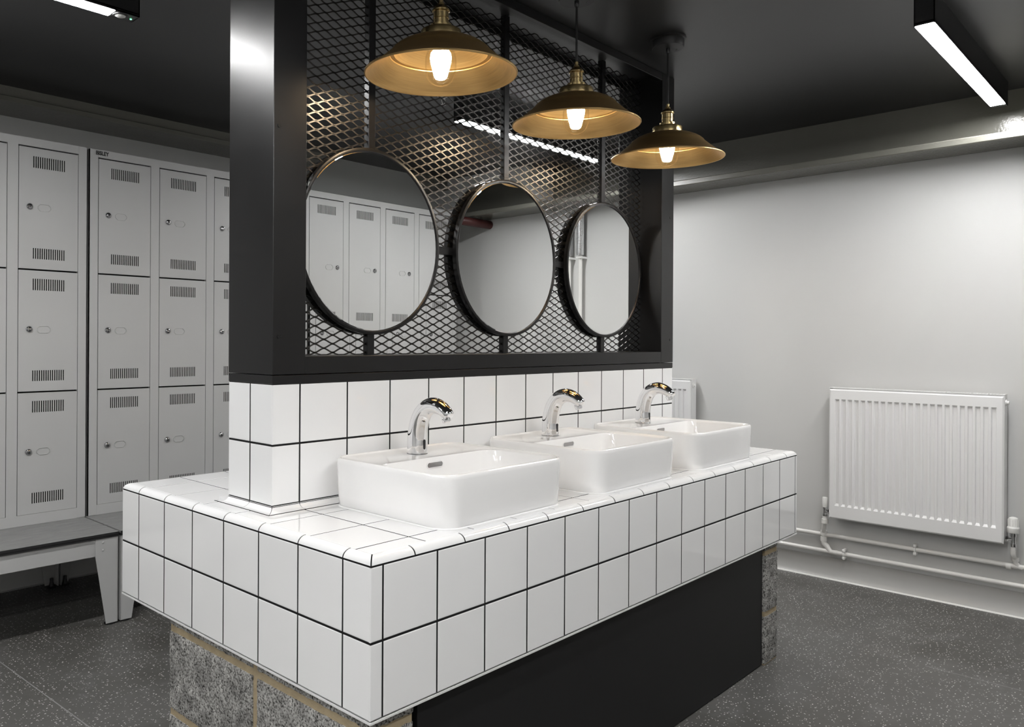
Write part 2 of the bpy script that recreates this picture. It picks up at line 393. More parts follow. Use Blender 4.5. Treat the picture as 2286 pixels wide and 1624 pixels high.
fx = [0.0-G/2] + [0.0319+PT*i for i in range(15)] + [X1+G/2]
ly = [0.0022] + [0.0873+PT*i for i in range(7)] + [Y1+G/2]
zs = [-2*RZ-G/2, -RZ, 0.0]
face_tiles('-y', 0.0, fx, zs); face_tiles('-x', 0.0, ly, zs)
face_tiles('+y', Y1, fx, zs); face_tiles('+x', X1, ly, zs)
# counter-top tiles (those under the upstand are left out)
gx = [0.0205] + [0.1705+0.1528*i for i in range(13)] + [2.0, X1-0.0205]
gx = [0.0205] + [0.1705+0.1528*i for i in range(13)] + [X1-0.0205]
gy = [0.0200] + [0.0735+0.152*i for i in range(7)] + [Y1-0.0205]
for i in range(len(gx)-1):
    for j in range(len(gy)-1):
        if gx[i] > 0.1 and gx[i+1] < 2.08 and gy[j] > 0.47 and gy[j+1] < 0.69: continue
        w, h = gx[i+1]-gx[i]-0.0038, gy[j+1]-gy[j]-0.0038
        inst('tile', tile_mesh(w, h), ((gx[i]+gx[i+1])/2, (gy[j]+gy[j+1])/2, TOP), (random.uniform(-.0012, .0012), random.uniform(-.0012, .0012), 0), stand)
def edge_geo(L, prof, m0, m1):
    """strip along X with a profile in (y, z); ends mitred by m0 / m1"""
    r0 = [(-L/2 + m0*y, y, z) for y, z in prof]; r1 = [(L/2 - m1*y, y, z) for y, z in prof]
    return MB().loft([r0, r1], True, True)
def bull_prof(b, h, off=0.0):
    arc = [(b - (b-off)*math.cos(a), (h-off)*math.sin(a)) for a in [PI/2*k/7 for k in range(8)]]
    return [(b, 0.0)] + [(arc[0][0], 0.0)] + arc[1:] if off else [(b, -0.0)] + arc
BB, BH = 0.0205, TOP
def edge_run(name, face, seams, prof, length, fixed, base_z, mat='tile', G2=0.0040):
    """place strip pieces between seams along one side; length is the full outer side length"""
    for k in range(len(seams)-1):
        a, b = seams[k], seams[k+1]; L = b-a-G2
        mb = edge_geo(L, prof, 1 if k == 0 else 0, 1 if k == len(seams)-2 else 0)
        me = bpy.data.meshes.new(name); me.from_pydata(mb.v, [], mb.f); finish(me, 35); me.materials.append(MATS[mat])
        mid = (a+b)/2
        loc = {'-y': (mid, fixed, base_z), '+y': (length-mid, fixed, base_z), '-x': (fixed, length-mid, base_z), '+x': (fixed, mid, base_z)}[face]
        inst(name, me, loc, (0, 0, {'-y': 0, '+y': PI, '-x': -PI/2, '+x': PI/2}[face]), stand)
bp_ = bull_prof(BB, BH)
bp_ = [(y, z + (0.0016 if z == 0 else 0)) for y, z in bp_]
edge_run('bullnose_tile', '-y', [0.0] + [0.1195+0.1515*i for i in range(14)] + [X1], bp_, 0, 0.0, 0.0)
edge_run('bullnose_tile', '+y', [0.0] + [0.1195+0.1515*i for i in range(14)] + [X1], bp_, X1, Y1, 0.0)
edge_run('bullnose_tile', '-x', [0.0] + [Y1-(0.0873+PT*i) for i in range(7)][::-1] + [Y1], bp_, Y1, 0.0, 0.0)
edge_run('bullnose_tile', '+x', [0.0] + [0.0873+PT*i for i in range(7)] + [Y1], bp_, 0, X1, 0.0)
# grout body behind everything
core = MB()
rec = 0.0007
core.box((rec, rec, -2*RZ), (X1-rec, Y1-rec, 0.0012))
core.box((BB, BB, 0.0), (X1-BB, Y1-BB, TOP-rec))
cp = bull_prof(BB+0.002, TOP-rec, 0.0)
for (L, loc, rz) in ((X1-2*rec, (X1/2, rec, 0), 0), (X1-2*rec, (X1/2, Y1-rec, 0), PI), (Y1-2*rec, (rec, Y1/2, 0), -PI/2), (Y1-2*rec, (X1-rec, Y1/2, 0), PI/2)):
    g = edge_geo(L, cp, 1, 1); M = Matrix.Translation(loc) @ Matrix.Rotation(rz, 4, 'Z')
    core.add([tuple(M @ Vector(p)) for p in g.v], g.f)
# upstand body
UX0, UX1, UY0, UY1 = 0.090, 2.088, 0.473, 0.674
CB, CH = 0.025, 0.014
core.box((UX0+rec, UY0+rec, 0.0), (UX1-rec, UY1-rec, 0.3305))
core.box((UX0-CB-0.0014, UY0-CB-0.0014, TOP-0.004), (UX1+CB+0.0014, UY1+CB+0.0014, TOP+0.0007))
core.box((UX0-0.0006, UY0-0.0006, TOP), (UX1+0.0006, UY1+0.0006, TOP+CH-0.001))
obj('grout_body', core, 'grout', stand, recalc=False)
uz = [TOP+CH, 0.180, 0.331]
ux = [UX0-G/2] + [0.1718+0.15285*i for i in range(13)] + [UX1+G/2]
uy = [UY0+0.0012, 0.5735, UY1-0.0012]
face_tiles('-y', UY0, ux, uz); face_tiles('+y', UY1, ux, uz); face_tiles('-x', UX0, uy, uz); face_tiles('+x', UX1, uy, uz)
cv = [(CB, 0.0)] + [(CB*math.sin(a), CH - CH*math.cos(a) + 0.0012*(1-math.sin(a))) for a in [PI/2*k/6 for k in range(7)]]
def cove(face, seams, fixed, length):
    for k in range(len(seams)-1):
        a, b = seams[k], seams[k+1]; L = b-a-0.002
        mb = edge_geo(L, cv, 1 if k == 0 else 0, 1 if k == len(seams)-2 else 0)
        me = bpy.data.meshes.new('cove_tile'); me.from_pydata(mb.v, [], mb.f); finish(me, 30); me.materials.append(MATS['tile'])
        mid = (a+b)/2
        loc = {'-y': (mid, fixed, TOP), '+y': (mid, fixed, TOP), '-x': (fixed, mid, TOP), '+x': (fixed, mid, TOP)}[face]
        inst('cove_tile', me, loc, (0, 0, {'-y': 0, '+y': PI, '-x': -PI/2, '+x': PI/2}[face]), stand)
cs = [UX0-CB] + [0.1718+0.15285*i for i in range(13)] + [UX1+CB]
cove('-y', cs, UY0-CB, 0)
cs2 = [UX0-CB] + [0.1718+0.15285*i for i in range(13)][1:-1] + [UX1+CB]
cove('+y', cs2, UY1+CB, 0)
# the short sides have a seam in the middle; each half keeps one mitred end
def cove_half(face, a, b, m0, m1, fixed):
    mb = edge_geo(b-a-0.002, cv, m0, m1); me = bpy.data.meshes.new('cove_tile'); me.from_pydata(mb.v, [], mb.f); finish(me, 30); me.materials.append(MATS['tile'])
    inst('cove_tile', me, (fixed, (a+b)/2, TOP), (0, 0, -PI/2 if face == '-x' else PI/2), stand)
for face, fixed in (('-x', UX0-CB), ('+x', UX1+CB)):
    m = 0.5735
    if face == '-x':   # local +x runs towards -y
        cove_half(face, UY0-CB, m, 0, 1, fixed); cove_half(face, m, UY1+CB, 1, 0, fixed)
    else:
        cove_half(face, UY0-CB, m, 1, 0, fixed); cove_half(face, m, UY1+CB, 0, 1, fixed)
# pale edge trim under the lowest tiles
zt0, zt1 = -2*RZ-0.0070, -2*RZ-0.0032
for lo, hi in (((-0.0012, -0.0012, zt0), (X1+0.0012, 0.006, zt1)), ((-0.0012, Y1-0.006, zt0), (X1+0.0012, Y1+0.0012, zt1)),
               ((-0.0012, 0.006, zt0), (0.006, Y1-0.006, zt1)), ((X1-0.006, 0.006, zt0), (X1+0.0012, Y1-0.006, zt1))):
    obj('edge_trim', MB().box(lo, hi), 'alu_trim', stand)
obj('soffit_board', MB().box((0.006, 0.006, -2*RZ-0.006), (X1-0.006, Y1-0.006, -2*RZ+0.002)), 'grout', stand)

# ------------------------------------------------------------------ concrete block piers and black panels
ZU = -2*RZ-0.0062
def rough_block(lo, hi, cell=0.0125, amp=0.0024):
    bm = bmesh.new(); bmesh.ops.create_cube(bm, size=1.0)
    c = [(lo[i]+hi[i])/2 for i in range(3)]; d = [hi[i]-lo[i] for i in range(3)]
    for v in bm.verts: v.co = Vector((c[0]+v.co.x*d[0], c[1]+v.co.y*d[1], c[2]+v.co.z*d[2]))
    for ax in range(3):
        n = max(1, int(d[ax]/cell))
        for k in range(1, n):
            co = [0, 0, 0]; co[ax] = lo[ax]+d[ax]*k/n; no = [0, 0, 0]; no[ax] = 1
            bmesh.ops.bisect_plane(bm, geom=bm.verts[:]+bm.edges[:]+bm.faces[:], plane_co=co, plane_no=no)
    for v in bm.verts:
        p = v.co.copy()
        edge = sum(1 for i in range(3) if abs(p[i]-lo[i]) < 1e-5 or abs(p[i]-hi[i]) < 1e-5)
        n = Vector((noise.noise(p*70), noise.noise(p*70+Vector((9, 3, 5))), noise.noise(p*70+Vector((1, 7, 2)))))
        v.co = p + n*amp*(1.0 if edge == 1 else 0.8)
        if edge > 1:
            ctr = Vector(c); inw = Vector([(-1 if p[i] > ctr[i] else 1) if (abs(p[i]-lo[i]) < 1e-5 or abs(p[i]-hi[i]) < 1e-5) else 0 for i in range(3)])
            v.co += inw*0.002*(1+0.9*abs(noise.noise(p*45)))
    bm.verts.index_update()
    mb = MB(); mb.add([v.co for v in bm.verts], [tuple(v.index for v in f.verts) for f in bm.faces]); bm.free(); return mb
def pier(x0, x1, y0, y1, yj, label, fine):
    t = thing('block_pier', ((x0+x1)/2, (y0+y1)/2, ZF), label, 'block pier')
    zj = [ZF, -0.5625, -0.3375, ZU-0.003]
    j = 0.0074
    obj('mortar', MB().box((x0+0.0046, y0+0.0046, ZF), (x1-0.0046, y1-0.0046, ZU-0.003)), 'mortar', t)
    for k in range(3):
        za, zb = zj[k] + (j if k else 0.003), zj[k+1] - (j if k < 2 else 0)
        cuts = [y0] + [c for c in yj] + [y1]
        for a in range(len(cuts)-1):
            ya, yb = cuts[a] + (j if a else 0), cuts[a+1] - (j if a < len(cuts)-2 else 0)
            obj('block', rough_block((x0, ya, za), (x1, yb, zb), 0.012 if fine else 0.02), 'concrete_block', t, 60, recalc=False)
pier(0.010, 0.132, 0.012, 0.842, [0.424], 'grey concrete block pier under the near end of the tiled counter', True)
pier(1.922, 2.040, 0.012, 0.842, [0.424], 'grey concrete block pier under the far end of the tiled counter', False)
p1 = obj('kick_panel', MB().cbox((0.150, 0.022, ZF+0.004), (1.918, 0.040, ZU-0.001), 0.0012), 'black_board')
tag(p1, 'plain black panel closing the space under the tiled counter, facing the camera', 'panel')
p2 = obj('kick_panel', MB().cbox((0.150, 0.805, ZF+0.004), (1.918, 0.823, ZU-0.001), 0.0012), 'black_board')
tag(p2, 'plain black panel under the tiled counter on the locker side', 'panel')

# ------------------------------------------------------------------ wash basins and taps
def rr(x0, x1, y0, y1, r, z, n=8):
    pts = []
    for cx_, cy_, a0 in ((x1-r, y0+r, -PI/2), (x1-r, y1-r, 0), (x0+r, y1-r, PI/2), (x0+r, y0+r, PI)):
        for k in range(n+1):
            a = a0 + PI/2*k/n; pts.append((cx_+r*math.cos(a), cy_+r*math.sin(a), z))
    return pts
BW, BD, BZ1 = 0.465, 0.420, 0.140
def basin(cx_, label):
    x0, x1, y0, y1 = cx_-BW/2, cx_+BW/2, 0.0365, 0.0365+BD
    t = thing('wash_basin', (cx_, (y0+y1)/2, TOP), label, 'basin', 'basins on the tiled counter')
    b = MB(); R = 0.058
    yd = 0.292     # front edge of the tap deck
    def o(i, z, rad=R): return rr(x0+i, x1-i, y0+i, y1-i, max(rad-i, 0.004), z)
    rings = [o(0.016, TOP+0.0002), o(0.010, TOP+0.0004), o(0.0065, TOP+0.0035), o(0.0035, TOP+0.03), o(0.0012, TOP+0.085), o(0.0, BZ1-0.012), o(0.0008, BZ1-0.005), o(0.003, BZ1-0.0012), o(0.006, BZ1), o(0.009, BZ1-0.0008), o(0.011, BZ1-0.003), o(0.013, BZ1-0.0045)]
    def bw(i, z, rad, back=0.0): return rr(x0+0.0145+i, x1-0.0145-i, y0+0.0145+i, yd-i-back, max(rad, 0.01), z)
    rings += [bw(0.0, BZ1-0.0055, 0.046), bw(0.002, BZ1-0.009, 0.045), bw(0.006, 0.085, 0.045), bw(0.010, 0.058, 0.045), bw(0.018, 0.043, 0.045), bw(0.032, 0.036, 0.04), bw(0.10, 0.030, 0.03)]
    b.loft(rings, True, True)
    obj('bowl', b, 'ceramic', t, 50)
    obj('silicone_seal', MB().loft([rr(x0+0.002, x1-0.002, y0+0.002, y1-0.002, R, TOP+0.0003), rr(x0+0.006, x1-0.006, y0+0.006, y1-0.006, R-0.004, TOP+0.0032)], False, False), 'ceramic', t, 40)
    # overflow slot in the wall below the tap deck
    sl = MB(); zc, yy = 0.1155, yd-0.0046
    def pill(hw, hh, y): return [(cx_-0.012 + sx*(hw-hh) + hh*math.cos(a), y, zc + hh*math.sin(a)) for sx, a0 in ((1, -PI/2), (-1, PI/2)) for a in [a0 + PI*k/8 for k in range(9)]]
    sl.loft([pill(0.031, 0.0088, yy), pill(0.031, 0.0088, yy-0.0012), pill(0.0285, 0.0064, yy-0.0016), pill(0.028, 0.006, yy+0.0006)], False, False)
    obj('overflow_rim', sl, 'ceramic', t, 30)
    obj('overflow_slot', MB().loft([pill(0.0284, 0.0063, yy-0.0004), pill(0.0284, 0.0063, yy+0.002)], True, True), 'chrome_dark', t)
    obj('drain', MB().lathe(cx_, 0.155, 0.0302, [(0.0, 0.004), (0.02, 0.0038), (0.030, 0.002), (0.032, 0.0)], 24), 'chrome', t, 40)
    # tap
    f = thing('basin_tap', (cx_, 0.365, BZ1-0.005), label.replace('white rectangular countertop basin', 'chrome sensor tap on the white basin'), 'tap', 'sensor taps on the basins')
    zb, yb = BZ1-0.0048, 0.366
    path = [(0, 0, .0250), (0, .002, .0254), (0, .02, .0252), (0, .045, .0246), (-.004, .072, .0240), (-.0125, .097, .0232), (-.027, .1175, .0222), (-.047, .1295, .0208), (-.068, .1325, .0195), (-.088, .128, .0178), (-.104, .1195, .0160), (-.115, .1115, .0140), (-.1195, .1075, .0118)]
    # smooth the path with a Catmull-Rom spline
    pts, rad = [], []
    for k in range(len(path)-1):
        p = [path[max(k-1, 0)], path[k], path[k+1], path[min(k+2, len(path)-1)]]
        for s in range(4):
            u = s/4
            q = [0.5*((2*p[1][i]) + (-p[0][i]+p[2][i])*u + (2*p[0][i]-5*p[1][i]+4*p[2][i]-p[3][i])*u*u + (-p[0][i]+3*p[1][i]-3*p[2][i]+p[3][i])*u**3) for i in range(3)]
            pts.append((cx_, yb+q[0], zb+q[1])); rad.append(q[2]*1.09)
    pts.append((cx_, yb+path[-1][0], zb+path[-1][1])); rad.append(path[-1][2]*1.09)
    obj('body', MB().sweep(pts, rad, 32), 'chrome', f, 50)
    a = Vector((cx_, yb-0.1035, zb+0.108)); d = Vector((0, -0.38, -0.92)).normalized()
    obj('aerator', MB().sweep([a, a+d*0.011, a+d*0.0165, a+d*0.017, a+d*0.0145], [0.0118, 0.0118, 0.0112, 0.0092, 0.0085], 24), 'chrome', f, 40)
    sn = MB(); w_, h_, R_ = 0.0042, 0.0132, 0.0277
    def spill(hw, hh, off):
        out = []
        for sz, a0 in ((1, 0), (-1, PI)):
            for k in range(9):
                an = a0 + PI*k/8; xx = hw*math.cos(an); zz = sz*(hh-hw) + hw*math.sin(an)
                out.append((cx_+xx, yb - math.sqrt(max((R_+off)**2 - xx*xx, 0)), zb+0.0265+zz))
        return out
    sn.loft([spill(w_, h_, -0.002), spill(w_, h_, 0.0003), spill(w_*0.75, h_*0.93, 0.0005)], False, True)
    obj('sensor_window', sn, 'black_plastic', f, 30)
    obj('base_ring', MB().lathe(cx_, yb, zb, [(0.0285, -0.0005), (0.0287, 0.0012), (0.0278, 0.0022)], 32), 'chrome_dark', f, 40)
basin(0.480, 'white rectangular countertop basin nearest the camera')
basin(1.080, 'white rectangular countertop basin in the middle of the three')
basin(1.662, 'white rectangular countertop basin farthest from the camera')

# ------------------------------------------------------------------ steel screen frame with expanded mesh
fr = thing('screen_frame', (1.089, 0.5735, 0.331), 'black steel frame with expanded metal mesh standing on the tiled upstand', 'screen')
FX0, FX1, FY0, FY1, FZ0 = 0.0885, 2.0900, 0.4715, 0.6755, 0.3535
IX0, IX1, IZ0, IZ1 = 0.1875, 1.990, 0.398, 1.524
obj('post', MB().cbox((FX0, FY0, FZ0), (IX0, FY1, ZC-0.001), 0.0012), 'black_steel', fr)
obj('post', MB().cbox((IX1, FY0, FZ0), (FX1, FY1, ZC-0.001), 0.0012), 'black_steel', fr)
obj('bottom_rail', MB().cbox((IX0, FY0, FZ0), (IX1, FY1, IZ0), 0.0010), 'black_steel', fr)
obj('top_rail', MB().cbox((IX0, FY0, IZ1), (IX1, FY0+0.022, ZC-0.001), 0.0010), 'black_steel', fr)
obj('top_rail', MB().cbox((IX0, FY1-0.022, IZ1), (IX1, FY1, ZC-0.001), 0.0010), 'black_steel', fr)
obj('base_trim', MB().cbox((FX0+0.0005, FY0+0.0005, 0.3305), (FX1-0.0005, FY1-0.0005, 0.3515), 0.0008), 'black_steel', fr)
for x, z in ((0.1050, 0.966), (0.1070, 0.447), (2.062, 0.962), (2.066, 0.448)):
    s = MB().sweep([(x, FY0+0.001, z), (x, FY0-0.0014, z), (x, FY0-0.0018, z), (x, FY0-0.0006, z)], [0.0058, 0.0056, 0.0042, 0.002], 16)
    obj('screw', s, 'black_steel', fr, 40)
YM = 0.5735
MXC = (0.480, 1.088, 1.690); MZ, MR = 0.721, 0.2655
for x in MXC:
    obj('upright_bar', MB().cbox((x-0.008, YM-0.010, IZ0), (x+0.017, YM+0.0108, ZC-0.002), 0.0006), 'black_steel', fr)
obj('cross_bar', MB().cbox((IX0, YM-0.0105, MZ-0.010), (IX1, YM+0.0105, MZ+0.014), 0.0006), 'black_steel', fr)
# expanded metal: zigzag strands that meet at flat knots
mm = MB(); LW, SW = 0.0607, 0.0242
th, wd = 0.0011, 0.0020
zlo, zhi = IZ0+0.001, 1.540
rows = int((zhi-zlo)/(SW/2))
nper = int((IX1-IX0)/LW)+1
for k in range(rows+1):
    zc_ = zlo + k*SW/2
    pts = []
    up = 1 if k % 2 == 0 else -1
    amp = SW/4 - 0.0009
    x = IX0 - 0.5*LW*0.23
    for p in range(nper+1):
        for (dx, s_) in ((-0.035, 0.88), (0.0, 1), (0.10, 1), (0.135, 0.88), (0.215, 0.50), (0.385, -0.50), (0.465, -0.88), (0.50, -1), (0.60, -1), (0.635, -0.88), (0.715, -0.50), (0.885, 0.50)):
            xx = IX0 - 0.02 + (p+dx)*LW
            if IX0-0.002 <= xx <= IX1+0.002: pts.append((xx, zc_ + up*s_*amp))
    n = len(pts); vs = []
    for i, (xx, zz) in enumerate(pts):
        zz = min(max(zz, zlo), zhi)
        a = pts[max(i-1, 0)]; b = pts[min(i+1, n-1)]
        dx, dz = b[0]-a[0], b[1]-a[1]; l = math.hypot(dx, dz); nx, nz = -dz/l, dx/l
        # strand section leans like real expanded metal (lower edge forward)
        for (sw_, sy) in ((1, -1), (1, 1), (-1, 1), (-1, -1)):
            vs.append((xx+nx*wd*sw_, YM + sy*th, zz+nz*wd*sw_))
    fs = [(i*4+a, i*4+(a+1) % 4, (i+1)*4+(a+1) % 4, (i+1)*4+a) for i in range(n-1) for a in range(4)]
    mm.add(vs, fs)
obj('mesh_panel', mm, 'mesh_steel', fr, label='black expanded metal mesh', kind='stuff')

def ring_y(cx_, cz_, r, y, seg=72): return [(cx_+r*math.cos(2*PI*k/seg), y, cz_+r*math.sin(2*PI*k/seg)) for k in range(seg)]
def mirror(cx_, y_front, sgn, label, group):
    """sgn -1 faces the camera side, +1 faces the lockers"""
    d = 0.0165
    t = thing('round_mirror', (cx_, y_front, MZ-MR), label, 'mirror', group)
    yb_ = y_front - sgn*d
    rim = MB().loft([ring_y(cx_, MZ, MR, yb_), ring_y(cx_, MZ, MR, y_front - sgn*0.0006), ring_y(cx_, MZ, MR-0.0008, y_front), ring_y(cx_, MZ, MR-0.0088, y_front),
                     ring_y(cx_, MZ, MR-0.0094, y_front - sgn*0.0008), ring_y(cx_, MZ, MR-0.0094, y_front - sgn*0.006)])
    obj('rim', rim, 'black_steel', t, 40)
    obj('bevel_edge', MB().loft([ring_y(cx_, MZ, MR-0.0094, y_front - sgn*0.0046), ring_y(cx_, MZ, MR-0.0128, y_front - sgn*0.0034)]), 'chrome', t, 30)
    obj('glass', MB().loft([ring_y(cx_, MZ, MR-0.0128, y_front - sgn*0.0034), ring_y(cx_, MZ, 0.001, y_front - sgn*0.0034)], False, True), 'mirror_glass', t)
    obj('back_panel', MB().loft([ring_y(cx_, MZ, MR-0.001, yb_ + sgn*0.002), ring_y(cx_, MZ, 0.001, yb_ + sgn*0.002)], False, True), 'mirror_back', t)
for x, w in zip(MXC, ('nearest the camera, reflecting grey lockers', 'in the middle, reflecting a white wall', 'farthest from the camera, reflecting foil wrapped pipes')):
    mirror(x, 0.5455, -1, 'round black rimmed mirror ' + w, 'round mirrors in the screen')
for x, w in zip(MXC, ('behind the one nearest the camera', 'behind the middle one', 'behind the farthest one')):
    mirror(x, 0.6015, 1, 'round black rimmed mirror facing the lockers, ' + w, 'round mirrors in the screen')

# ------------------------------------------------------------------ pendant lamps
def pendant(x, y, zr, label):
    t = thing('pendant_lamp', (x, y, ZC), label, 'lamp', 'brass pendant lamps over the basins')
    # canopy on the ceiling
    cp_ = [(0.0, ZC-0.0005), (0.064, ZC-0.0005), (0.064, ZC-0.006), (0.058, ZC-0.0075), (0.057, ZC-0.031), (0.055, ZC-0.034), (0.0, ZC-0.034)]
    obj('canopy', MB().lathe(x, y, 0, cp_, 40), 'canopy', t, 40)
    obj('cord_grip', MB().lathe(x, y, 0, [(0.0, ZC-0.034), (0.0075, ZC-0.034), (0.0075, ZC-0.050), (0.005, ZC-0.054), (0.0, ZC-0.054)], 20), 'black_plastic', t, 40)
    obj('canopy_screw', MB().lathe(x+0.03, y-0.018, 0, [(0, ZC-0.0355), (0.002, ZC-0.0353), (0.0024, ZC-0.034)], 10), 'black_plastic', t)
    obj('cord', MB().cyl((x, y, ZC-0.052), (x, y, zr+0.185), 0.0036, 12), 'cord', t, 40)
    # socket, shade and bulb hang a touch out of plumb from the cord
    PV = Vector((x, y, zr+0.196)); TM_ = Matrix.Translation(PV) @ Matrix.Rotation(math.radians(1.8), 4, Vector((0.708, -0.706, 0))) @ Matrix.Translation(-PV)
    def tl(mb): mb.v = [tuple(TM_ @ Vector(p)) for p in mb.v]; return mb
    sp = [(0.0, .196), (.0055, .196), (.0055, .186), (.009, .184), (.0095, .179), (.0175, .174), (.0215, .169), (.0235, .166), (.0235, .162), (.0205, .160), (.0205, .146), (.0215, .145), (.0215, .143), (.0205, .142), (.0205, .130), (.022, .129), (.0285, .127), (.0285, .114), (.030, .112)]
    obj('socket', tl(MB().lathe(x, y, zr, sp, 36)), 'brass_fitting', t, 32)
    col = [(.030, .1145), (.049, .1135), (.0525, .1115), (.0535, .1085), (.0535, .0905), (.056, .0890)]
    obj('collar', tl(MB().lathe(x, y, zr, col, 40)), 'brass_fitting', t, 32)
    outer = [(.054, .0900), (.072, .0865), (.092, .0805), (.108, .0735), (.120, .0660), (.128, .0590), (.1310, .0548)]
    flare = [(.1335, .0515), (.145, .0415), (.158, .0300), (.172, .0195), (.186, .0092), (.1960, .0030), (.2000, .0022), (.2020, .0006), (.2024, -.0018), (.2012, -.0038), (.1988, -.0036)]
    inn = [(.1965, -.0004), (.186, .0072), (.172, .0175), (.158, .0280), (.145, .0382), (.1352, .0462), (.1345, .0486), (.1235, .0490), (.1165, .0580), (.1050, .0660), (.0895, .0735), (.070, .0805), (.040, .0845), (.030, .0848)]
    obj('shade', tl(MB().lathe(x, y, zr, outer + flare + inn, 72)), 'brass', t, 28)
    obj('lamp_holder', tl(MB().lathe(x, y, zr, [(.030, .0848), (.030, .078), (.021, .076), (.021, .072), (0, .071)], 28)), 'brass_fitting', t, 32)
    bz = [(.0, -.0325), (.010, -.0315), (.020, -.0280), (.029, -.0220), (.0355, -.0130), (.0395, -.002), (.0412, .012), (.0415, .030), (.0405, .044), (.036, .058), (.028, .067), (.021, .073)]
    bu = obj('bulb', tl(MB().lathe(x, y, zr, bz, 40)), 'bulb_glass', t, 50)
    fz = [(.0, -.014), (.012, -.0135), (.0165, -.0095), (.0192, .000), (.0232, .015), (.0268, .030), (.0282, .042), (.0262, .054), (.0200, .062), (.0, .064)]
    obj('filament_core', tl(MB().lathe(x, y, zr, fz, 16)), 'filament', bu, 50)
pendant(0.485, 0.290, 1.1435, 'brass pendant lamp nearest the camera, largest in view')
pendant(1.098, 0.285, 1.1310, 'brass pendant lamp hanging over the middle basin')
pendant(1.672, 0.277, 1.1190, 'brass pendant lamp over the farthest basin with its black canopy in view')

# ------------------------------------------------------------------ lockers
DW, MUL, EDGE = 0.2515, 0.0423, 0.0365
UW = 2*EDGE + 4*DW + 3*MUL
LZ0, LZ1, LD = -0.3638, 1.303, 0.38
DM = {}
def door_mesh(h):
    if h in DM: return DM[h]
    mb = MB(); w, t = DW-0.0056, 0.0016
    ns, pitch, sw = 15, 0.0091, 0.0045
    xs0 = (0.056) + 0.0      # first slot from the lock edge side
    vx = [(w-ns*pitch)/2 + i*pitch + (pitch-sw)/2 for i in range(ns)]
    vz = [(0.083, 0.131) if h > 0.6 else (0.0435, 0.0900), (h-0.0850, h-0.0350)]
    zl = [0, vz[0][0], vz[0][1], vz[1][0], vz[1][1], h]
    for r in range(5):
        z0, z1 = zl[r], zl[r+1]
        if r in (1, 3):
            edges = [0.0]
            for xv in vx: edges += [xv, xv+sw]
            edges.append(w)
            for e in range(0, len(edges), 2): mb.add([(edges[e], 0, z0), (edges[e+1], 0, z0), (edges[e+1], 0, z1), (edges[e], 0, z1)], [(0, 1, 2, 3)])
            for xv in vx:
                a, b = xv, xv+sw
                mb.add([(a, 0, z0), (b, 0, z0), (b, 0, z1), (a, 0, z1), (a, t, z0), (b, t, z0), (b, t, z1), (a, t, z1)], [(0, 4, 5, 1), (1, 5, 6, 2), (2, 6, 7, 3), (3, 7, 4, 0)])
        else:
            mb.add([(0, 0, z0), (w, 0, z0), (w, 0, z1), (0, 0, z1)], [(0, 1, 2, 3)])
    # folded edges
    mb.add([(0, 0, 0), (w, 0, 0), (w, 0, h), (0, 0, h), (0, 0.016, 0), (w, 0.016, 0), (w, 0.016, h), (0, 0.016, h)], [(0, 4, 5, 1), (1, 5, 6, 2), (2, 6, 7, 3), (3, 7, 4, 0)])
    me = bpy.data.meshes.new('door'); me.from_pydata(mb.v, [], mb.f); me.materials.append(MATS['locker']); me.update(); DM[h] = me
    return me
def small_mesh(name, mb, mat, smooth=40):
    me = bpy.data.meshes.new(name); me.from_pydata(mb.v, [], mb.f); finish(me, smooth); me.materials.append(MATS[mat]); return me
lock_me = small_mesh('lock', MB().sweep([(0, 0.002, 0), (0, -0.003, 0), (0, -0.006, 0), (0, -0.008, 0), (0, -0.0078, 0)], [0.0135, 0.0135, 0.0115, 0.009, 0.004], 20), 'chrome_dark')
key_me = small_mesh('keyhole', MB().box((-0.0012, -0.0086, -0.0045), (0.0012, -0.0070, 0.0045)), 'black_plastic', 0)
def octa(hw, hh, c, y): return [(-hw+c, y, -hh), (hw-c, y, -hh), (hw, y, -hh+c), (hw, y, hh-c), (hw-c, y, hh), (-hw+c, y, hh), (-hw, y, hh-c), (-hw, y, -hh+c)]
lab_me = small_mesh('label_recess', MB().loft([octa(.0275, .0155, .010, .0), octa(.0272, .0152, .0099, -.0024), octa(.0262, .0142, .0096, -.0024), octa(.0256, .0136, .0093, -.0001)]), 'locker', 0)
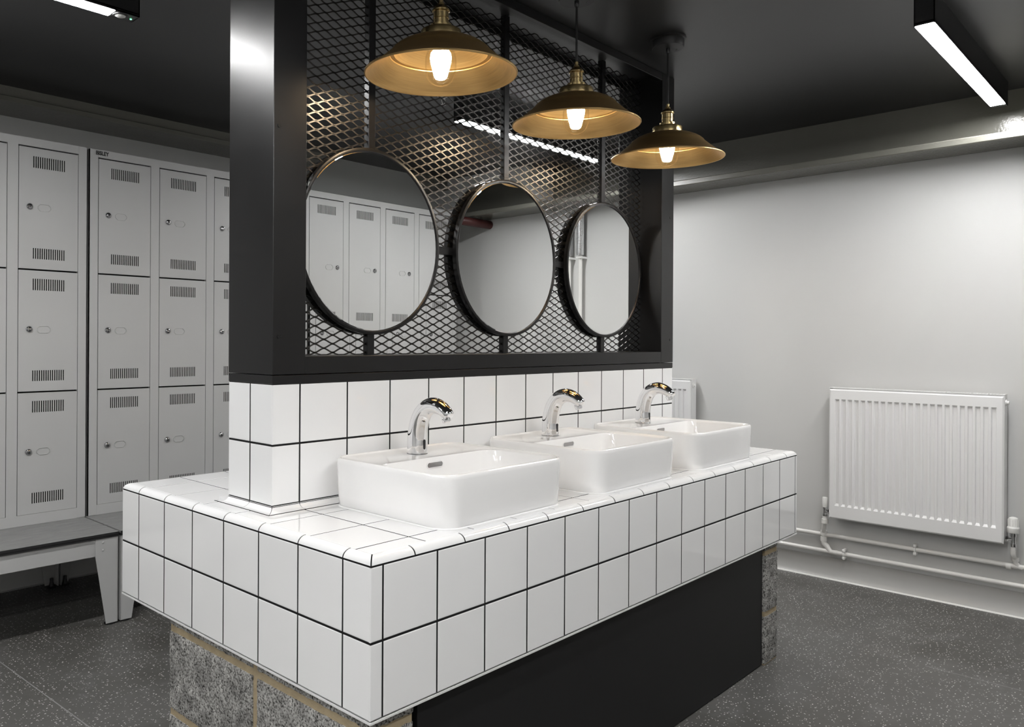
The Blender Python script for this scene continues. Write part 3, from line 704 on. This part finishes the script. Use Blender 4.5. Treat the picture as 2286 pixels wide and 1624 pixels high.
def locker_unit(x_left, y_front, tiers, label, rot=False, badge=False):
    t = thing('locker_unit', (0, 0, 0), label, 'locker', 'grey steel locker banks')
    # everything is built with the front at y = 0 and the left edge at x = 0
    c = MB()
    c.box((0, 0.004, LZ0), (0.0012, LD, LZ1)); c.box((UW-0.0012, 0.004, LZ0), (UW, LD, LZ1)); c.box((0, 0.004, LZ1-0.0012), (UW, LD, LZ1)); c.box((0, 0.004, LZ0), (UW, LD, LZ0+0.0012)); c.box((0, LD-0.0012, LZ0), (UW, LD, LZ1))
    obj('carcass', c, 'locker', t)
    obj('shade_sheet', MB().box((0.004, 0.018, LZ0+0.004), (UW-0.004, 0.020, LZ1-0.004)), 'slot_shade', t)  # thin black sheet standing in for the shade behind the vent slots
    top, bot = 1.2675, -0.3175
    zs_ = [bot + (top-bot)*k/tiers for k in range(tiers+1)]
    f = MB()
    f.cbox((0, 0, LZ0), (EDGE, 0.02, LZ1), 0.001); f.cbox((UW-EDGE, 0, LZ0), (UW, 0.02, LZ1), 0.001)
    f.box((EDGE, 0, top), (UW-EDGE, 0.02, LZ1)); f.box((EDGE, 0, LZ0), (UW-EDGE, 0.02, bot))
    for k in range(3):
        xa = EDGE + DW*(k+1) + MUL*k; f.box((xa, 0.0, bot), (xa+MUL, 0.02, top))
    obj('front_frame', f, 'locker', t)
    for k in range(4):
        xa = EDGE + (DW+MUL)*k
        for r in range(tiers):
            za, zb = zs_[r], zs_[r+1]
            gap_t = 0.0060
            h = round(zb-za-gap_t-0.001, 4)
            d = bpy.data.objects.new('door', door_mesh(h)); C.objects.link(d); d.parent = t; d.location = (xa+0.0028, -0.0006, za+0.001)
            lz = h*0.5 + 0.007 if tiers == 3 else h*0.5
            lk = bpy.data.objects.new('lock', lock_me); C.objects.link(lk); lk.parent = d; lk.location = (0.0435, 0, lz)
            kh = bpy.data.objects.new('keyhole', key_me); C.objects.link(kh); kh.parent = d; kh.location = (0.0435, 0, lz)
            lb = bpy.data.objects.new('label_recess', lab_me); C.objects.link(lb); lb.parent = d; lb.location = (0.1035, 0, lz-0.001)
    if badge:
        cu = bpy.data.curves.new('badge_text', 'FONT'); cu.body = 'BISLEY'; cu.size = 0.0245; cu.extrude = 0.0006; cu.offset = 0.0007; cu.space_character = 1.0
        tmp = bpy.data.objects.new('badge_text', cu); C.objects.link(tmp)
        dg = bpy.context.evaluated_depsgraph_get(); me = bpy.data.meshes.new_from_object(tmp.evaluated_get(dg))
        bpy.data.objects.remove(tmp)
        me.materials.clear(); me.materials.append(MATS['badge'])
        b_ = bpy.data.objects.new('badge', me); C.objects.link(b_); b_.parent = t
        wt = max(v.co.x for v in me.vertices); b_.scale = (0.060/wt, 1.0, 1.0)
        b_.rotation_euler = (PI/2, 0, math.radians(0)); b_.location = (0.0245, -0.0008, LZ1-0.0235)
        b_['label'] = 'dark maker badge lettering'
    t.location = (x_left, y_front, 0)
    if rot: t.rotation_euler = (0, 0, PI); t.location = (x_left+UW, y_front, 0)
    return t
LY = 2.45
locker_unit(0.4200-UW, LY, 3, 'grey three tier locker bank at the left edge of the photo')
locker_unit(0.4350, LY, 3, 'grey three tier locker bank with dark maker badge on its top corner', badge=True)
locker_unit(1.664, LY, 3, 'grey three tier locker bank seen through the mesh screen')
locker_unit(2.880-UW, -1.43, 2, 'grey two tier locker bank reflected in the nearest round mirror', rot=True)
locker_unit(2.880-2*UW-0.015, -1.43, 2, 'grey two tier locker bank opposite the washstand, beside the reflected one', rot=True)

# ------------------------------------------------------------------ benches under the lockers
def bench(x0, x1, label, flip=None):
    y0, y1 = 2.088, 2.815
    t = thing('locker_bench', ((x0+x1)/2, (y0+y1)/2, ZF), label, 'bench', 'grey benches under the lockers')
    zt = -0.3645
    for a, b in ((y0, y0+0.141), (y0+0.144, y0+0.285), (y0+0.288, y1)):
        obj('seat_board', MB().cbox((x0, a, zt-0.011), (x1, b, zt), 0.0014), 'bench_wood', t)
    obj('seat_edge', MB().box((x0, y0-0.0012, zt-0.0115), (x1, y0+0.0012, zt-0.0012)), 'bench_edge', t)
    obj('seat_edge', MB().box((x0+0.001, y0+0.003, zt-0.0125), (x1-0.001, y1-0.002, zt-0.0108)), 'bench_edge', t)
    obj('seat_edge', MB().box((x0, y0+0.0008, zt-0.021), (x1, y0+0.02, zt-0.0125)), 'bench_edge', t)
    obj('front_rail', MB().cbox((x0+0.09, y0+0.009, -0.4575), (x1-0.09, y0+0.030, zt-0.0213), 0.0015), 'bench_frame', t)
    obj('rear_rail', MB().cbox((x0+0.09, y1-0.045, -0.4575), (x1-0.09, y1-0.025, zt-0.0113), 0.0015), 'bench_frame', t)
    zl = ZF+0.008
    for xi, s in ((x0, 1), (x1, -1)):
        for ya, sy in ((y0+0.004, 1), (y1-0.024, -1)):
            poly = [(xi+s*0.001, zl), (xi+s*0.050, zl), (xi+s*0.095, -0.4575), (xi+s*0.095, zt-0.0213), (xi+s*0.001, zt-0.0213)]
            lg = MB().prism(poly, 1, ya, ya+0.003 if sy > 0 else ya+0.003)
            lg.box((min(xi+s*0.001, xi+s*0.004), min(ya, ya+sy*0.04), zl), (max(xi+s*0.001, xi+s*0.004), max(ya, ya+sy*0.04)+0.003, zt-0.0213))
            leg = obj('leg', lg, 'bench_frame', t)
            fx_, fy_ = xi+s*0.027, ya+sy*0.022
            obj('foot', MB().lathe(fx_, fy_, ZF, [(0, 0.0), (0.021, 0.0), (0.022, 0.004), (0.012, 0.008), (0.008, 0.03), (0.008, 0.045), (0, 0.045)], 20), 'bench_edge', leg, 40)
        for zz in (-0.402, -0.434):
            if True:
                obj('rivet', MB().sweep([(xi+s*0.064, y0+0.0045, zz), (xi+s*0.064, y0+0.0025, zz), (xi+s*0.064, y0+0.0018, zz)], [0.005, 0.0042, 0.002], 14), 'bench_frame', t, 50)
    return t
b0 = bench(-0.815, 0.4165, 'grey slatted bench under the lockers with its tapered end leg in view')
for dx, lab in ((1.240, 'grey slatted bench half hidden behind the tiled counter'), (2.480, 'grey slatted bench under the lockers behind the washstand')):
    b = copy_tree(b0); b.location.x += dx; b['label'] = lab
for xr, lab in ((2.283, 'grey slatted bench under the reflected two tier lockers'), (1.043, 'grey slatted bench opposite the near end of the washstand')):
    b = copy_tree(b0); b.rotation_euler = (0, 0, PI); b.location = (xr, -1.43-(b0.location.y-LY), ZF); b['label'] = lab

# ------------------------------------------------------------------ radiators
def radiator(yr, width, z0, z1, label, valves):
    """panel radiator on the right wall; yr is the end nearest the right of the photo (smallest y)"""
    xf, xb = 3.170, 3.235
    ya, yb = yr, yr+width
    t = thing('radiator', (3.2, (ya+yb)/2, z0), label, 'radiator', 'white panel radiators')
    n = int(round(width/0.0309)); m0 = 0.016
    pm = MB(); pit = (width-2*m0)/n; dep = 0.0095
    zA, zB = z0+0.058, z1-0.043
    def q(a, b, c, d): pm.add([a, b, c, d], [(0, 1, 2, 3)])
    # border
    q((xf, ya, z0), (xf, yb, z0), (xf, yb, zA), (xf, ya, zA)); q((xf, ya, zB), (xf, yb, zB), (xf, yb, z1), (xf, ya, z1))
    q((xf, ya, zA), (xf, ya+m0, zA), (xf, ya+m0, zB), (xf, ya, zB)); q((xf, yb-m0, zA), (xf, yb, zA), (xf, yb, zB), (xf, yb-m0, zB))
    for i in range(n):
        a = ya+m0+pit*i; b = a+pit
        f0, f1 = a+pit*0.16, b-pit*0.16; g0, g1 = f0+pit*0.13, f1-pit*0.13
        h0, h1 = zA+0.0105, zB-0.0095
        xi = xf+dep
        q((xf, a, zA), (xf, f0, zA), (xf, f0, zB), (xf, a, zB)); q((xf, f1, zA), (xf, b, zA), (xf, b, zB), (xf, f1, zB))
        q((xi, g0, h0), (xi, g1, h0), (xi, g1, h1), (xi, g0, h1))
        q((xf, f0, zA), (xi, g0, h0), (xi, g0, h1), (xf, f0, zB)); q((xf, f1, zA), (xi, g1, h0), (xi, g1, h1), (xf, f1, zB))
        q((xf, f0, zA), (xf, f1, zA), (xi, g1, h0), (xi, g0, h0)); q((xf, f0, zB), (xf, f1, zB), (xi, g1, h1), (xi, g0, h1))
    # folded rim of the front panel
    for s in range(1):
        e = 0.006
        pm.add([(xf, ya, z0), (xf, yb, z0), (xf, yb, z1), (xf, ya, z1), (xf+0.004, ya-e, z0-e), (xf+0.004, yb+e, z0-e), (xf+0.004, yb+e, z1+e), (xf+0.004, ya-e, z1+e),
                (xf+0.016, ya-e, z0-e), (xf+0.016, yb+e, z0-e), (xf+0.016, yb+e, z1+e), (xf+0.016, ya-e, z1+e)],
               [(0, 1, 5, 4), (1, 2, 6, 5), (2, 3, 7, 6), (3, 0, 4, 7), (4, 5, 9, 8), (5, 6, 10, 9), (6, 7, 11, 10), (7, 4, 8, 11)])
    obj('front_panel', pm, 'radiator', t, recalc=False)
    e = 0.006
    obj('rear_panel', MB().cbox((xb-0.012, ya-e, z0-e), (xb, yb+e, z1+e+0.006), 0.002), 'radiator', t)
    for y_ in (ya-e-0.0012, yb+e):
        obj('side_cover', MB().box((xf+0.010, y_, z0+0.01), (xb, y_+0.0012, z1+e+0.008)), 'radiator', t)
    tg = MB(); zt = z1+e+0.008
    tg.box((xf+0.006, ya-e, zt-0.003), (xf+0.012, yb+e, zt)); tg.box((xb-0.008, ya-e, zt-0.003), (xb, yb+e, zt))
    ng = int(width/0.012)
    for i in range(ng+1):
        y_ = ya-e + (width+2*e-0.005)*i/ng; tg.box((xf+0.012, y_, zt-0.003), (xb-0.008, y_+0.005, zt))
    obj('top_grille', tg, 'radiator', t)
    xm = (xf+xb)/2
    obj('bleed_plug', MB().sweep([(xm, ya-e-0.001, z1-0.022), (xm, ya-e-0.006, z1-0.022), (xm, ya-e-0.006, z1-0.022), (xm, ya-e-0.013, z1-0.022), (xm, ya-e-0.014, z1-0.022)], [0.014, 0.013, 0.008, 0.0075, 0.004], 18), 'plastic_white', t, 40)
    for z_ in (z0+0.05, z1-0.05):
        obj('bracket', MB().box((xb-0.001, (ya+yb)/2-0.25 if width > 0.6 else ya+0.05, z_-0.02), (XW-0.003, (ya+yb)/2-0.22 if width > 0.6 else ya+0.08, z_+0.02)), 'radiator', t)
    if not valves: return t
    # lockshield valve at the far end with its bent tail pipe
    yv, zv = yb+0.034, z0+0.018
    v = obj('lockshield_valve', MB().cyl((xm, yb+e, zv), (xm, yv, zv), 0.0085, 16).sweep([(xm, yv, zv-0.024), (xm, yv, zv-0.012), (xm, yv, zv-0.012), (xm, yv, zv+0.012), (xm, yv, zv+0.012), (xm, yv, zv+0.02)], [0.0115, 0.0115, 0.0085, 0.0085, 0.0105, 0.0105], 16), 'chrome', t, 40)
    obj('valve_cap', MB().lathe(xm, yv, zv+0.02, [(0.0, 0.050), (0.011, 0.0498), (0.0125, 0.047), (0.0122, 0.02), (0.0105, 0.0), (0.0, 0.0)], 20), 'plastic_white', v, 40)
    obj('union_nut', MB().cyl((xm, yb+e+0.001, zv), (xm, yb+e+0.012, zv), 0.0125, 6), 'chrome', v)
    tail = [(xm, yv, zv-0.024), (xm, yv, zv-0.05), (xm+0.004, yv+0.004, zv-0.065), (xm+0.022, yv+0.013, zv-0.105), (3.236, yv+0.016, zv-0.125), (3.236, yv+0.016, zv-0.150)]
    obj('tail_pipe', MB().sweep(tail, [0.0105]*6, 16), 'pipe_paint', t, 60)
    for p_, r_ in (((xm, yv, zv-0.050), 0.0155), ((3.234, yv+0.0155, zv-0.116), 0.0155), ((3.236, yv+0.016, zv-0.1465), 0.0155)):
        obj('solder_collar', MB().cyl((p_[0], p_[1], p_[2]-0.011), (p_[0], p_[1], p_[2]+0.011), r_, 18), 'pipe_paint', t, 40)
    obj('pipe_elbow', MB().sweep([(3.236, yv+0.016, zv-0.145), (3.236, yv+0.016, zv-0.160), (3.236, yv+0.012, zv-0.172), (3.236, yv+0.002, zv-0.180), (3.236, yv-0.016, -0.6125), (3.236, yv-0.05, -0.6125)], [0.0125, 0.0125, 0.013, 0.013, 0.0125, 0.0125], 16), 'pipe_paint', t, 60)
    # thermostatic valve at the near end
    yt = ya-0.036; zt_ = z0+0.014
    v2 = obj('thermostatic_valve', MB().cyl((xm, ya-e, zt_), (xm, yt, zt_), 0.0085, 16).sweep([(xm, yt, zt_-0.030), (xm, yt, zt_-0.016), (xm, yt, zt_-0.016), (xm, yt, zt_+0.014), (xm, yt, zt_+0.014), (xm, yt, zt_+0.030)], [0.013, 0.013, 0.0095, 0.0095, 0.0125, 0.0125], 18), 'chrome', t, 40)
    obj('union_nut', MB().cyl((xm, ya-e-0.001, zt_), (xm, ya-e-0.013, zt_), 0.0130, 6), 'chrome', v2)
    obj('valve_head', MB().lathe(xm, yt, zt_+0.030, [(0.0, 0.0), (0.0215, 0.0), (0.0235, 0.003), (0.0235, 0.022), (0.0205, 0.026), (0.0195, 0.030), (0.019, 0.055), (0.016, 0.064), (0.008, 0.068), (0.0, 0.0685)], 32), 'plastic_white', v2, 35)
    fins = MB()
    for k in range(14):
        a = 2*PI*k/14; ca, sa = math.cos(a), math.sin(a)
        fins.cyl((xm+ca*0.0192, yt+sa*0.0192, zt_+0.060), (xm+ca*0.0195, yt+sa*0.0195, zt_+0.088), 0.0012, 6)
    obj('grip_ribs', fins, 'plastic_white', v2, kind='stuff')
    obj('tail_pipe', MB().sweep([(xm, yt, zt_-0.028), (xm, yt, zt_-0.060), (xm+0.006, yt-0.001, zt_-0.072), (3.236, yt-0.002, zt_-0.084), (3.236, yt-0.004, -0.515), (3.236, yt-0.014, -0.530), (3.236, yt-0.03, -0.534)], [0.0105]*7, 16), 'pipe_paint', t, 60)
    obj('solder_collar', MB().cyl((3.236, yt-0.003, zt_-0.098), (3.236, yt-0.003, zt_-0.082), 0.014, 18), 'pipe_paint', t, 40)
    obj('solder_collar', MB().cyl((3.236, yt+0.03, -0.534), (3.236, yt+0.012, -0.534), 0.0135, 18), 'pipe_paint', t, 40)
    return t
radiator(-0.500, 0.696, -0.423, 0.204, 'white ribbed panel radiator low on the right wall above two pipes', True)
radiator(0.938, 0.70, -0.423, 0.216, 'white ribbed panel radiator mostly hidden behind the tiled upstand', False)

# heating pipes along the wall
def pipe(name, pts, r, mat, label, cat, clips=()):
    o = tag(obj(name, MB().sweep(pts, r, 18), mat, None, 60), label, cat, group='white heating pipes' if mat == 'pipe_paint' else None)
    for y_ in clips:
        z_ = pts[0][2]
        cl = MB().cbox((3.220, y_-0.006, z_-0.026), (XW-0.003, y_+0.006, z_-0.0105), 0.002).cbox((3.220, y_-0.006, z_+0.0105), (XW-0.003, y_+0.006, z_+0.026), 0.002)
        cl.sweep([(3.236 + 0.0135*math.cos(a), y_, z_ + 0.0135*math.sin(a)) for a in [PI/2 + PI*k/8 for k in range(9)]], 0.0042, 8)
        obj('pipe_clip', cl, 'plastic_white', o, 50)
    return o
pipe('heating_pipe', [(3.236, 1.94, -0.530), (3.236, -0.585, -0.530)], 0.0105, 'pipe_paint', 'upper white heating pipe along the right wall', 'pipe', (-0.158,))
pipe('heating_pipe', [(3.236, 1.94, -0.6125), (3.236, -0.585, -0.6125)], 0.0105, 'pipe_paint', 'lower white heating pipe just above the skirting', 'pipe', (0.150,))
for y_, lab in ((-0.602, 'vertical white riser pipe with foil lagging, nearer the radiator'), (-0.688, 'vertical white riser pipe with foil lagging, farther from the radiator')):
    o = pipe('riser_pipe', [(3.215, y_, ZF), (3.215, y_, 1.298)], 0.013, 'pipe_paint', lab, 'pipe')
    obj('foil_lagging', MB().sweep([(3.212, y_, 0.985), (3.212, y_, 1.0), (3.212, y_, 1.292)], [0.021, 0.0235, 0.0235], 24), 'foil', o, 50)
    obj('pipe_clip', MB().box((3.195, y_-0.02, 0.965), (XW, y_+0.02, 0.977)), 'plastic_white', o)
tag(obj('sprinkler_pipe', MB().sweep([(2.94, -1.60, 1.262), (2.955, -1.43, 1.262), (2.985, -1.40, 1.262), (XW, -1.398, 1.262)], 0.030, 20), 'red_paint', None, 60), 'dark red pipe entering the wall under the beam, seen in the middle mirror', 'pipe')

# ------------------------------------------------------------------ small ceiling fittings
sp = thing('fire_sprinkler', (1.568, 1.325, ZC), 'small white sprinkler head on the black ceiling behind the mesh', 'sprinkler')
obj('escutcheon', MB().lathe(1.568, 1.325, ZC, [(0.0, -0.010), (0.012, -0.010), (0.030, -0.006), (0.036, -0.0005)], 28), 'plastic_white', sp, 40)
obj('nozzle', MB().lathe(1.568, 1.325, ZC, [(0.009, -0.009), (0.009, -0.020), (0.0, -0.020)], 16), 'plastic_white', sp, 40)
obj('frame_arm', MB().sweep([(1.560, 1.325, ZC-0.018), (1.556, 1.325, ZC-0.030), (1.562, 1.325, ZC-0.042), (1.568, 1.325, ZC-0.045), (1.574, 1.325, ZC-0.042), (1.580, 1.325, ZC-0.030), (1.576, 1.325, ZC-0.018)], 0.0022, 8), 'plastic_white', sp, 50)
obj('deflector', MB().lathe(1.568, 1.325, ZC, [(0.0, -0.048), (0.013, -0.047), (0.013, -0.0455), (0.0, -0.045)], 20), 'plastic_white', sp, 40)
